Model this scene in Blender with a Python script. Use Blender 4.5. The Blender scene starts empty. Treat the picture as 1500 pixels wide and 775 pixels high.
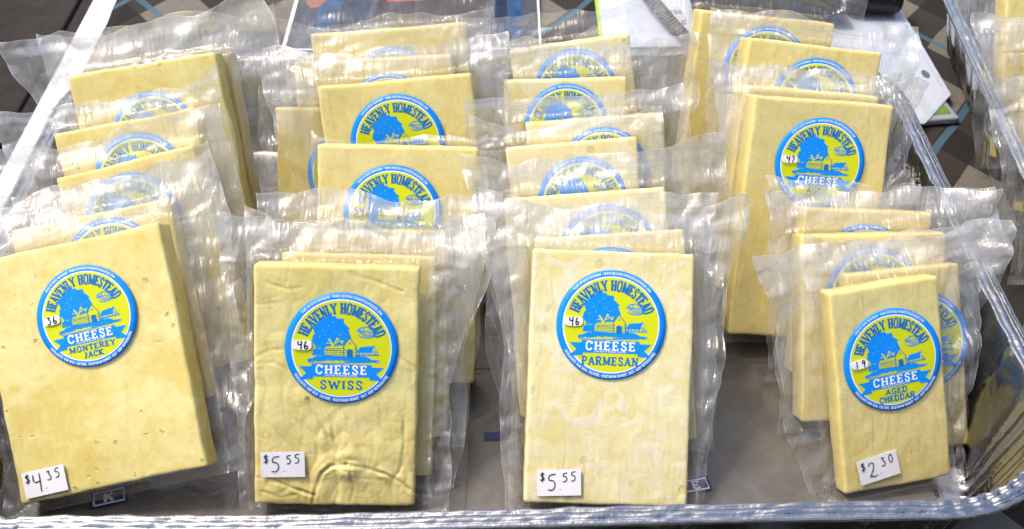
import bpy, bmesh, math, random
from mathutils import Vector, Matrix, noise, Euler
CM = 0.01
R = math.radians
sc = bpy.context.scene
col = sc.collection

# ------------------------------------------------------------------ camera
cam_d = bpy.data.cameras.new('camera')
cam_d.sensor_width = 36.0
cam_d.lens = 36.0 * 1667.0 / 1500.0
cam_d.clip_start = 0.01
cam_d.clip_end = 200
cam_d.dof.use_dof = True
cam_d.dof.focus_distance = 0.575
cam_d.dof.aperture_fstop = 18
cam = bpy.data.objects.new('camera', cam_d)
col.objects.link(cam)
cam.location = (0.010, -0.294, 0.463)
cam.rotation_euler = (R(90 - 41.3), 0, R(-1.03))
sc.camera = cam

# ------------------------------------------------------------------ sky, sun, exposure
SUN = Vector((-0.42, 0.10, 0.84)).normalized()
SKY_STRENGTH = 0.15
SUN_STRENGTH = 1.15
EXPOSURE = 0.84
world = bpy.data.worlds.new('World')
sc.world = world
world.use_nodes = True
wn = world.node_tree.nodes
wl = world.node_tree.links
wn.clear()
sky = wn.new('ShaderNodeTexSky')
sky.sky_type = 'NISHITA'
sky.sun_disc = False
sky.sun_elevation = math.asin(SUN.z)
sky.sun_rotation = math.atan2(SUN.x, SUN.y)
sky.air_density = 1.0
sky.dust_density = 5.0
sky.ozone_density = 0.0
bg = wn.new('ShaderNodeBackground')
bg.inputs['Strength'].default_value = SKY_STRENGTH
wo = wn.new('ShaderNodeOutputWorld')
wl.new(sky.outputs[0], bg.inputs['Color'])
wl.new(bg.outputs[0], wo.inputs['Surface'])

sun_d = bpy.data.lights.new('sun', 'SUN')
sun_d.energy = SUN_STRENGTH
sun_d.angle = R(4.0)
sun_d.color = (1.0, 0.97, 0.91)
sun = bpy.data.objects.new('sun', sun_d)
col.objects.link(sun)
sun.location = SUN * 5
sun.rotation_euler = SUN.to_track_quat('Z', 'Y').to_euler()

vs = sc.view_settings
vs.view_transform = 'Standard'
vs.look = 'None'
vs.gamma = 1.0
vs.use_curve_mapping = False
vs.exposure = EXPOSURE
sc.cycles.transparent_max_bounces = 64
sc.cycles.max_bounces = 7
sc.cycles.diffuse_bounces = 3
sc.cycles.glossy_bounces = 4
sc.cycles.transmission_bounces = 8
sc.cycles.caustics_reflective = False
sc.cycles.caustics_refractive = False
sc.cycles.sample_clamp_indirect = 6
sc.cycles.use_denoising = True
sc.cycles.use_adaptive_sampling = True
sc.cycles.adaptive_threshold = 0.025

# ------------------------------------------------------------------ small helpers
def link(o, parent=None):
    col.objects.link(o)
    if parent is not None:
        o.parent = parent
    return o

def meshobj(name, verts, faces, mat, parent=None, smooth=True, scale=CM):
    me = bpy.data.meshes.new(name)
    me.from_pydata([(v[0] * scale, v[1] * scale, v[2] * scale) for v in verts], [], faces)
    if mat is not None:
        for m in (mat if isinstance(mat, (list, tuple)) else [mat]):
            me.materials.append(m)
    if smooth:
        me.polygons.foreach_set('use_smooth', [True] * len(me.polygons))
    me.update()
    o = bpy.data.objects.new(name, me)
    return link(o, parent)

def tag(o, label, cat, group=None):
    o['label'] = label
    o['category'] = cat
    if group:
        o['group'] = group
    return o

def structure(o):
    o['kind'] = 'structure'
    return o

def empty(name, loc=(0, 0, 0)):
    o = bpy.data.objects.new(name, None)
    o.empty_display_size = 0.02
    o.location = loc
    return link(o)

def sstep(e0, e1, x):
    t = max(0.0, min(1.0, (x - e0) / (e1 - e0)))
    return t * t * (3 - 2 * t)

def nz(x, y, z):
    return noise.noise(Vector((x, y, z)))

class Nodes:
    def __init__(s, name):
        s.mat = bpy.data.materials.new(name)
        s.mat.use_nodes = True
        s.t = s.mat.node_tree
        s.t.nodes.clear()
        s.out = s.t.nodes.new('ShaderNodeOutputMaterial')
    def n(s, kind, **kw):
        nd = s.t.nodes.new('ShaderNode' + kind)
        for k, v in kw.items():
            setattr(nd, k, v)
        return nd
    def l(s, a, b):
        s.t.links.new(a, b)
    def math(s, op, a, b=None, c=None, clamp=False):
        m = s.n('Math', operation=op, use_clamp=clamp)
        for i, v in enumerate((a, b, c)):
            if v is None:
                continue
            if isinstance(v, (int, float)):
                m.inputs[i].default_value = v
            else:
                s.l(v, m.inputs[i])
        return m.outputs[0]
    def mix(s, f, a, b):
        m = s.n('Mix', data_type='RGBA')
        for i, v in ((0, f), (6, a), (7, b)):
            if isinstance(v, (int, float)):
                m.inputs[i].default_value = v
            elif isinstance(v, tuple):
                m.inputs[i].default_value = (*v, 1)
            else:
                s.l(v, m.inputs[i])
        return m.outputs[2]
    def noise(s, vec, scale, detail=3, rough=0.5, dist=0.0):
        m = s.n('TexNoise')
        m.inputs['Scale'].default_value = scale
        m.inputs['Detail'].default_value = detail
        m.inputs['Roughness'].default_value = rough
        m.inputs['Distortion'].default_value = dist
        if vec is not None:
            s.l(vec, m.inputs['Vector'])
        return m.outputs['Fac']
    def ramp(s, f, e0, e1, c0=(0, 0, 0), c1=(1, 1, 1)):
        m = s.n('ValToRGB')
        m.color_ramp.elements[0].position = e0
        m.color_ramp.elements[1].position = e1
        m.color_ramp.elements[0].color = (*c0, 1)
        m.color_ramp.elements[1].color = (*c1, 1)
        s.l(f, m.inputs[0])
        return m.outputs[0]
    def bump(s, h, strength, dist, normal=None):
        b = s.n('Bump')
        b.inputs['Strength'].default_value = strength
        b.inputs['Distance'].default_value = dist
        s.l(h, b.inputs['Height'])
        if normal is not None:
            s.l(normal, b.inputs['Normal'])
        return b.outputs[0]
    def principled(s, color, rough=0.5, metal=0.0, spec=0.5, normal=None, **kw):
        p = s.n('BsdfPrincipled')
        if isinstance(color, tuple):
            p.inputs['Base Color'].default_value = (*color, 1)
        else:
            s.l(color, p.inputs['Base Color'])
        if isinstance(rough, (int, float)):
            p.inputs['Roughness'].default_value = rough
        else:
            s.l(rough, p.inputs['Roughness'])
        p.inputs['Metallic'].default_value = metal
        p.inputs['Specular IOR Level'].default_value = spec
        if normal is not None:
            s.l(normal, p.inputs['Normal'])
        for k, v in kw.items():
            p.inputs[k.replace('_', ' ')].default_value = v
        s.l(p.outputs[0], s.out.inputs[0])
        return p
    def obj(s):
        return s.n('TexCoord').outputs['Object']

def plain(name, color, rough=0.5, spec=0.5, metal=0.0, grain=0.0, scale=300):
    m = Nodes(name)
    c = color
    if grain > 0:
        f = m.noise(m.obj(), scale, 3, 0.6)
        c = m.mix(m.ramp(f, 0.35, 0.65), tuple(x * (1 - grain) for x in color), tuple(min(1, x * (1 + grain)) for x in color))
    m.principled(c, rough, metal, spec)
    return m.mat

# ------------------------------------------------------------------ materials
def mat_film(name, haze_lo, haze_hi):
    m = Nodes(name)
    at = m.n('Attribute', attribute_name='margin').outputs['Fac']
    uv = m.n('UVMap', uv_map='film').outputs[0]
    info = m.n('ObjectInfo').outputs['Random']
    off = m.n('VectorMath', operation='ADD')
    m.l(uv, off.inputs[0])
    cmb = m.n('CombineXYZ')
    m.l(m.math('MULTIPLY', info, 37.0), cmb.inputs[0])
    m.l(m.math('MULTIPLY', info, 91.0), cmb.inputs[1])
    m.l(cmb.outputs[0], off.inputs[1])
    v = off.outputs[0]
    mp = m.n('Mapping')
    mp.inputs['Rotation'].default_value = (0, 0, 0.6)
    mp.inputs['Scale'].default_value = (1.9, 0.42, 1)
    m.l(v, mp.inputs[0])
    n2 = m.noise(mp.outputs[0], 1.0, 3, 0.5, 1.4)
    nrm = m.bump(n2, 0.7, 0.0026)
    hz = m.math('ADD', haze_lo, m.math('MULTIPLY', at, haze_hi - haze_lo))
    tr = m.n('BsdfTransparent')
    tr.inputs[0].default_value = (0.985, 0.985, 0.985, 1)
    df = m.n('BsdfDiffuse')
    df.inputs[0].default_value = (0.96, 0.94, 0.90, 1)
    tl = m.n('BsdfTranslucent')
    tl.inputs[0].default_value = (0.97, 0.94, 0.88, 1)
    m.l(nrm, df.inputs['Normal'])
    a = m.n('MixShader')
    a.inputs[0].default_value = 0.5
    m.l(df.outputs[0], a.inputs[1]); m.l(tl.outputs[0], a.inputs[2])
    b = m.n('MixShader')
    m.l(hz, b.inputs[0]); m.l(tr.outputs[0], b.inputs[1]); m.l(a.outputs[0], b.inputs[2])
    lw = m.n('LayerWeight')
    lw.inputs[0].default_value = 0.5
    m.l(nrm, lw.inputs['Normal'])
    fr = m.math('POWER', lw.outputs['Facing'], 3.5)
    fr = m.math('ADD', m.math('MULTIPLY', fr, 0.60), m.math('ADD', 0.06, m.math('MULTIPLY', at, 0.08)))
    gl = m.n('BsdfAnisotropic') if False else m.n('BsdfGlossy')
    gl.inputs['Roughness'].default_value = 0.055
    m.l(nrm, gl.inputs['Normal'])
    c = m.n('MixShader')
    m.l(fr, c.inputs[0]); m.l(b.outputs[0], c.inputs[1]); m.l(gl.outputs[0], c.inputs[2])
    m.l(c.outputs[0], m.out.inputs[0])
    return m.mat

def mat_cheese(name, style):
    m = Nodes(name)
    tc = m.obj()
    info = m.n('ObjectInfo').outputs['Random']
    off = m.n('VectorMath', operation='ADD')
    m.l(tc, off.inputs[0])
    cmb = m.n('CombineXYZ')
    m.l(m.math('MULTIPLY', info, 3.0), cmb.inputs[0])
    m.l(m.math('MULTIPLY', info, 7.0), cmb.inputs[1])
    m.l(cmb.outputs[0], off.inputs[1])
    v = off.outputs[0]
    lo = m.noise(v, 28, 4, 0.55, 0.6)
    mid = m.noise(v, 110, 4, 0.6, 0.8)
    fine = m.noise(v, 900, 2, 0.6)
    base = {'jack': ((0.76, 0.585, 0.13), (0.87, 0.765, 0.30)),
            'swiss': ((0.83, 0.67, 0.18), (0.91, 0.79, 0.31)),
            'parm': ((0.83, 0.70, 0.27), (0.91, 0.83, 0.47)),
            'cheddar': ((0.83, 0.66, 0.19), (0.90, 0.77, 0.32))}[style]
    f = m.ramp(m.math('ADD', m.math('MULTIPLY', lo, 0.55), m.math('MULTIPLY', mid, 0.45)), 0.40, 0.60)
    c = m.mix(f, base[0], base[1])
    hgt = m.math('MULTIPLY', mid, 0.5)
    if style == 'parm':
        # wet patches where the film clings and small round eyes
        wet = m.ramp(m.noise(v, 75, 5, 0.6, 1.5), 0.52, 0.60)
        c = m.mix(m.math('MULTIPLY', wet, 0.6), c, (0.90, 0.85, 0.66))
        vo = m.n('TexVoronoi', feature='F1')
        vo.inputs['Scale'].default_value = 95
        m.l(v, vo.inputs['Vector'])
        eye = m.math('MULTIPLY', m.ramp(vo.outputs['Distance'], 0.20, 0.28, (1, 1, 1), (0, 0, 0)),
                     m.ramp(m.noise(v, 40, 2, 0.5), 0.52, 0.60))
        c = m.mix(m.math('MULTIPLY', eye, 0.45), c, (0.55, 0.44, 0.17))
        hgt = m.math('SUBTRACT', m.math('ADD', hgt, m.math('MULTIPLY', wet, 0.10)), m.math('MULTIPLY', eye, 0.35))
    if style == 'jack':
        vo = m.n('TexVoronoi', feature='F1')
        vo.inputs['Scale'].default_value = 165
        dv = m.n('VectorMath', operation='ADD')
        m.l(v, dv.inputs[0])
        ns = m.n('TexNoise'); ns.inputs['Scale'].default_value = 300
        m.l(v, ns.inputs['Vector'])
        sc_ = m.n('VectorMath', operation='SCALE'); sc_.inputs['Scale'].default_value = 0.004
        m.l(ns.outputs['Color'], sc_.inputs[0]); m.l(sc_.outputs[0], dv.inputs[1])
        m.l(dv.outputs[0], vo.inputs['Vector'])
        pit = m.math('MULTIPLY', m.ramp(vo.outputs['Distance'], 0.16, 0.21, (1, 1, 1), (0, 0, 0)),
                     m.math('GREATER_THAN', vo.outputs['Color'], 0.62))
        pit = m.math('MULTIPLY', pit, m.ramp(m.noise(v, 30, 2, 0.5), 0.42, 0.52))
        c = m.mix(m.math('MULTIPLY', pit, 0.55), c, (0.34, 0.24, 0.07))
        hgt = m.math('SUBTRACT', hgt, m.math('MULTIPLY', pit, 1.3))
    if style in ('swiss', 'cheddar'):
        st = m.ramp(m.noise(v, 60, 5, 0.65, 2.5), 0.47, 0.50)
        st2 = m.ramp(m.noise(v, 60, 5, 0.65, 2.5), 0.50, 0.54, (1, 1, 1), (0, 0, 0))
        vein = m.math('MULTIPLY', st, st2)
        c = m.mix(m.math('MULTIPLY', vein, 0.35), c, (0.60, 0.45, 0.17))
    c = m.mix(m.math('MULTIPLY', m.ramp(fine, 0.3, 0.7), 0.10), c, (0.60, 0.50, 0.22))
    c = m.mix(m.math('MULTIPLY', info, 0.28), c, (0.72, 0.55, 0.17))
    nrm = m.bump(m.math('ADD', hgt, m.math('MULTIPLY', fine, 0.06)), 0.5, 0.0010)
    p = m.principled(c, 0.45, 0, 0.3, nrm)
    return m.mat

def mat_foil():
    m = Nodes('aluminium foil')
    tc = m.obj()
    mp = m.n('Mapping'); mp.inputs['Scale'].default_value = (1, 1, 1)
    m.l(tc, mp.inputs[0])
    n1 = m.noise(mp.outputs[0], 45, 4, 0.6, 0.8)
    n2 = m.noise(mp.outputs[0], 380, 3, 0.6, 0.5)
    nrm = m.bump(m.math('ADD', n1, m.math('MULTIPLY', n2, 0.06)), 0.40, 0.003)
    m.principled((0.44, 0.435, 0.44), m.math('ADD', 0.08, m.math('MULTIPLY', n2, 0.22)), 1.0, 0.5, nrm)  # base darker than bare aluminium, standing in for reflected dark surroundings
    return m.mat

def mat_cloth():
    m = Nodes('plaid tablecloth')
    tc = m.obj()
    sp = m.n('SeparateXYZ'); m.l(tc, sp.inputs[0])
    wob = m.math('MULTIPLY', m.math('SUBTRACT', m.noise(tc, 9, 2, 0.5), 0.5), 0.012)
    x, y = sp.outputs[0], sp.outputs[1]
    u = m.math('ADD', m.math('ADD', m.math('MULTIPLY', x, 0.80), m.math('MULTIPLY', y, 0.60)), wob)
    v = m.math('ADD', m.math('SUBTRACT', m.math('MULTIPLY', x, 0.80), m.math('MULTIPLY', y, 0.60)), wob)
    P = 0.078
    def frac(q, ph):
        return m.math('FRACT', m.math('ADD', m.math('DIVIDE', q, P), ph))
    def band(f, a, b):
        return m.math('MULTIPLY', m.math('GREATER_THAN', f, a), m.math('LESS_THAN', f, b))
    fu = frac(u, 10.33); fv = frac(v, 10.80)
    bu = band(fu, 0.30, 0.68); bv = band(fv, 0.30, 0.68)
    fu2 = m.math('FRACT', m.math('ADD', m.math('DIVIDE', u, P * 2.0), 10.33)); fv2 = m.math('FRACT', m.math('ADD', m.math('DIVIDE', v, P * 2.0), 10.8))
    lu = band(fu2, 0.06, 0.095); lv = band(fv2, 0.06, 0.095)
    fib = m.noise(tc, 520, 3, 0.7)
    beige = m.mix(fib, (0.10, 0.090, 0.074), (0.185, 0.168, 0.142))
    brown = m.mix(fib, (0.020, 0.017, 0.014), (0.048, 0.041, 0.034))
    dark = m.mix(fib, (0.011, 0.009, 0.008), (0.028, 0.024, 0.021))
    any_ = m.math('MAXIMUM', bu, bv)
    c = m.mix(any_, beige, brown)
    c = m.mix(m.math('MULTIPLY', bu, bv), c, dark)
    c = m.mix(m.math('MULTIPLY', m.math('MAXIMUM', lu, lv), 0.8), c, (0.055, 0.115, 0.155))
    nrm = m.bump(fib, 0.4, 0.0006)
    m.principled(c, 0.9, 0, 0.15, nrm)
    return m.mat

def mat_slab():
    m = Nodes('paving stone')
    tc = m.n('TexCoord').outputs['Object']
    info = m.n('ObjectInfo').outputs['Random']
    a = m.noise(tc, 5, 6, 0.65)
    b = m.noise(tc, 60, 5, 0.7)
    f = m.ramp(m.math('ADD', m.math('MULTIPLY', a, 0.6), m.math('MULTIPLY', b, 0.4)), 0.36, 0.66)
    c = m.mix(f, (0.020, 0.017, 0.015), (0.046, 0.040, 0.036))
    c = m.mix(m.math('MULTIPLY', info, 0.35), c, (0.03, 0.027, 0.025))
    m.principled(c, 0.9, 0, 0.12, m.bump(b, 0.5, 0.003))
    return m.mat

M_FILM = mat_film('clear vacuum film', 0.012, 0.34)
M_CH = {k: mat_cheese('cheese ' + k, k) for k in ('jack', 'swiss', 'parm', 'cheddar')}
M_FOIL = mat_foil()
M_CLOTH = mat_cloth()
M_SLAB = mat_slab()
M_JOINT = plain('paving joint grit', (0.022, 0.020, 0.019), 0.95, 0.1, 0, 0.4, 200)
M_BLUE = plain('label blue ink', (0.002, 0.24, 0.80), 0.4, 0.2, 0, 0.06, 900)
M_LIME = plain('label lime ink', (0.58, 0.62, 0.008), 0.4, 0.2, 0, 0.06, 900)
M_TEAL = plain('label teal ink', (0.006, 0.15, 0.42), 0.4, 0.2)
M_WHITE = plain('label white', (0.80, 0.82, 0.86), 0.45, 0.4)
M_STICK = plain('sticker paper', (0.80, 0.80, 0.84), 0.6, 0.3, 0, 0.02, 500)
M_PEN = plain('black pen ink', (0.012, 0.012, 0.022), 0.6, 0.3)
M_TABLE = plain('white table plastic', (0.78, 0.79, 0.82), 0.45, 0.4, 0, 0.02, 60)

# ------------------------------------------------------------------ setting: pavement, table, cloth
def boxmesh(name, x0, x1, y0, y1, z0, z1, mat, parent=None, bev=0.0):
    bm = bmesh.new()
    vsb = [bm.verts.new((x * CM, y * CM, z * CM)) for z in (z0, z1) for y in (y0, y1) for x in (x0, x1)]
    for f in ((0, 2, 3, 1), (4, 5, 7, 6), (0, 1, 5, 4), (2, 6, 7, 3), (0, 4, 6, 2), (1, 3, 7, 5)):
        bm.faces.new([vsb[i] for i in f])
    if bev > 0:
        bmesh.ops.bevel(bm, geom=list(bm.edges), offset=bev * CM, segments=3, affect='EDGES', profile=0.6)
    me = bpy.data.meshes.new(name)
    bm.to_mesh(me); bm.free()
    me.materials.append(mat)
    return link(bpy.data.objects.new(name, me), parent)

pav = structure(boxmesh('pavement', -400, 600, -300, 900, -80, -75.0, M_JOINT))
rs = random.Random(4)
for ix in range(-4, 6):
    x1 = -89.4 + ix * 60
    yo = 179.0 if ix <= 0 else 141.4
    if ix % 2 == 0 and ix < 0: yo = 150
    for iy in range(-2, 4):
        y0 = yo + iy * 76
        if x1 > 300: continue
        z = -74.0 + rs.uniform(-0.25, 0.25)
        boxmesh('paving_slab', x1 - 59.0, x1, y0, y0 + 75.0, -75.4, z, M_SLAB, pav, 0.5)

table = tag(empty('folding_table', (0, 0, -0.74)), 'white plastic folding table carrying both foil trays', 'table')
def tchild(o):
    o.parent = table
    o.matrix_parent_inverse = Matrix.Translation((0, 0, 0.74))
    return o
tchild(boxmesh('tabletop', -33.0, 140, -38, 82, -4.2, -0.25, M_TABLE, None, 0.7))
for tx, ty in ((-24, -28), (-24, 72), (132, -28), (132, 72)):
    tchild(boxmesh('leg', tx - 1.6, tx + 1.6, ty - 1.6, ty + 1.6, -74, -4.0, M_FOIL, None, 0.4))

# cloth: a lumpy sheet with thickness
def cloth():
    NX, NY = 190, 130
    X0, X1, Y0, Y1 = -30.5, 139, -37, 81
    vt, fc = [], []
    for j in range(NY + 1):
        for i in range(NX + 1):
            x = X0 + (X1 - X0) * i / NX
            y = Y0 + (Y1 - Y0) * j / NY
            k = 1.0
            if -26 < x < 27.5 and -1 < y < 38.5: k = 0.0
            elif x > 29 and 8 < y < 56: k = 0.35
            w = nz(x * 0.11, y * 0.16, 3.1) * 0.30 + nz(x * 0.33, y * 0.27, 8.7) * 0.13
            z = 0.0 + k * max(-0.12, w * 0.8)
            ex = 0.25 * nz(0.3, y * 0.25, 5.5) if i == 0 else 0
            vt.append((x + ex, y, z))
    W = NX + 1
    for j in range(NY):
        for i in range(NX):
            a = j * W + i
            fc.append((a, a + 1, a + W + 1, a + W))
    # hem: turn the left edge down to the table top
    base = len(vt)
    for j in range(NY + 1):
        p = vt[j * W]
        vt.append((p[0] - 0.05, p[1], -0.24))
    for j in range(NY):
        fc.append((j * W, (j + 1) * W, base + j + 1, base + j))
    o = meshobj('tablecloth', vt, fc, M_CLOTH)
    tag(o, 'beige cloth with dark brown plaid bands and thin blue lines on the table', 'tablecloth')
    return o
cloth()

# ------------------------------------------------------------------ foil trays
RIMZ = 6.5
def tray_mesh(seed):
    rr = random.Random(seed)
    xi0, xi1, yi0, yi1, rad = -25.5, 26.0, 0.0, 36.6, 6.3
    # inner rim path with outward normals
    path = []
    step = 0.11
    def straight(p, q, nrm, kind):
        L = math.hypot(q[0] - p[0], q[1] - p[1]); n = int(L / step)
        for k in range(n):
            t = k / n
            path.append((p[0] + (q[0] - p[0]) * t, p[1] + (q[1] - p[1]) * t, nrm[0], nrm[1], 0.0))
    def arc(c, a0, a1):
        n = int(abs(a1 - a0) * rad / (step * 0.62))
        for k in range(n):
            a = a0 + (a1 - a0) * k / n
            s = math.sin(math.pi * k / n)
            path.append((c[0] + rad * math.cos(a), c[1] + rad * math.sin(a), math.cos(a), math.sin(a), min(1, s * 1.6)))
    h = math.pi / 2
    straight((xi0 + rad, yi0), (xi1 - rad, yi0), (0, -1), 0)
    arc((xi1 - rad, yi0 + rad), -h, 0)
    straight((xi1, yi0 + rad), (xi1, yi1 - rad), (1, 0), 0)
    arc((xi1 - rad, yi1 - rad), 0, h)
    straight((xi1 - rad, yi1), (xi0 + rad, yi1), (0, 1), 0)
    arc((xi0 + rad, yi1 - rad), h, 2 * h)
    straight((xi0, yi1 - rad), (xi0, yi0 + rad), (-1, 0), 0)
    arc((xi0 + rad, yi0 + rad), 2 * h, 3 * h)
    # cross-section: (outward offset, z, flute weight, rim-crimp weight)
    prof = []
    for k in range(9):                                     # rolled bead
        a = R(-70 - k * 38)
        prof.append((1.02 + 0.17 * math.cos(a + math.pi), RIMZ - 0.02 + 0.17 * math.sin(a + math.pi) * 1.0, 0.15, 0.3))
    prof += [(0.84, RIMZ + 0.00, 0.1, 0.5), (0.78, RIMZ - 0.07, 0.1, 0.6), (0.70, RIMZ - 0.02, 0.1, 0.9), (0.62, RIMZ + 0.05, 0.1, 1.0),
             (0.46, RIMZ + 0.06, 0.1, 1.0), (0.36, RIMZ + 0.01, 0.2, 1.0), (0.28, RIMZ - 0.05, 0.2, 1.0), (0.20, RIMZ + 0.02, 0.3, 1.0),
             (0.08, RIMZ + 0.05, 0.3, 0.8), (0.0, RIMZ - 0.01, 0.5, 0.5), (-0.08, RIMZ - 0.22, 0.8, 0.1)]
    for k in range(1, 9):
        t = k / 8
        prof.append((-0.10 - 1.5 * t, RIMZ - 0.25 - (RIMZ - 0.55) * t, 1.0, 0))
    prof += [(-1.75, 0.17, 0.9, 0), (-2.0, 0.10, 0.6, 0), (-2.6, 0.08, 0.2, 0), (-4.0, 0.08, 0, 0)]
    N = len(path); K = len(prof)
    vt, fc = [], []
    flute = []
    ph = 0.0
    for i in range(N):
        x, y, nx, ny, cr = path[i]
        ph += step * (5.2 if cr > 0.05 else 2.6) * (1 + 0.5 * nz(i * 0.02, seed, 1))
        a = 0.13 + 0.09 * cr
        sw = math.sin(ph)
        irr = 0.5 + 0.9 * nz(i * 0.035, seed * 3.3, 7.7)
        flute.append((a * (sw + 0.45 * nz(i * 0.31, 2, seed)) * irr, irr, cr))
    for i in range(N):
        x, y, nx, ny, cr = path[i]
        fl, irr, _ = flute[i]
        bow = 0.22 * nz(i * 0.006, seed, 4.4)
        for (o, z, wf, wc) in prof:
            d = (o * .84 if o > 0 else o) + fl * wf + bow
            cz = wc * (0.15 * abs(nz(i * 0.085 + o * 1.1, o * 0.5, 3.3 + seed)) + 0.06 * nz(i * 0.045, o * 1.2, 9.1) + (0.15 + 0.4 * cr) * fl) - wc * .03
            dent = 0.10 * nz(x * 0.35, y * 0.35, z * 0.4 + seed) if wf > 0.6 else 0
            vt.append((x + nx * (d + dent), y + ny * (d + dent), z + cz))
    for i in range(N):
        j = (i + 1) % N
        for k in range(K - 1):
            fc.append((i * K + k, j * K + k, j * K + k + 1, i * K + k + 1))
    fc.append([i * K + K - 1 for i in range(N)])
    return vt, fc, K

def tray(name, seed, loc, rot, label):
    vt, fc, K = tray_mesh(seed)
    t = tag(empty(name, loc), label, 'tray', 'foil trays on the table')
    t.rotation_euler.z = rot
    # rim and pan are two parts: split by profile index
    rim_f = [f for f in fc[:-1] if (f[0] % K) < 18]
    pan_f = [f for f in fc[:-1] if (f[0] % K) >= 18] + [fc[-1]]
    for nm, fs in (('rim', rim_f), ('pan', pan_f)):
        used = sorted({v for f in fs for v in f})
        mp = {v: i for i, v in enumerate(used)}
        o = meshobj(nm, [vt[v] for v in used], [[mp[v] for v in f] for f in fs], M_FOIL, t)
    return t
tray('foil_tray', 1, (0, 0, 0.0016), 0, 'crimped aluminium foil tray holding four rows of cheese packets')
tray('foil_tray', 5, (0.571, 0.138, 0.0030), R(-5), 'aluminium foil tray at the far side of the phone, bags hanging over its rim')

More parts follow.
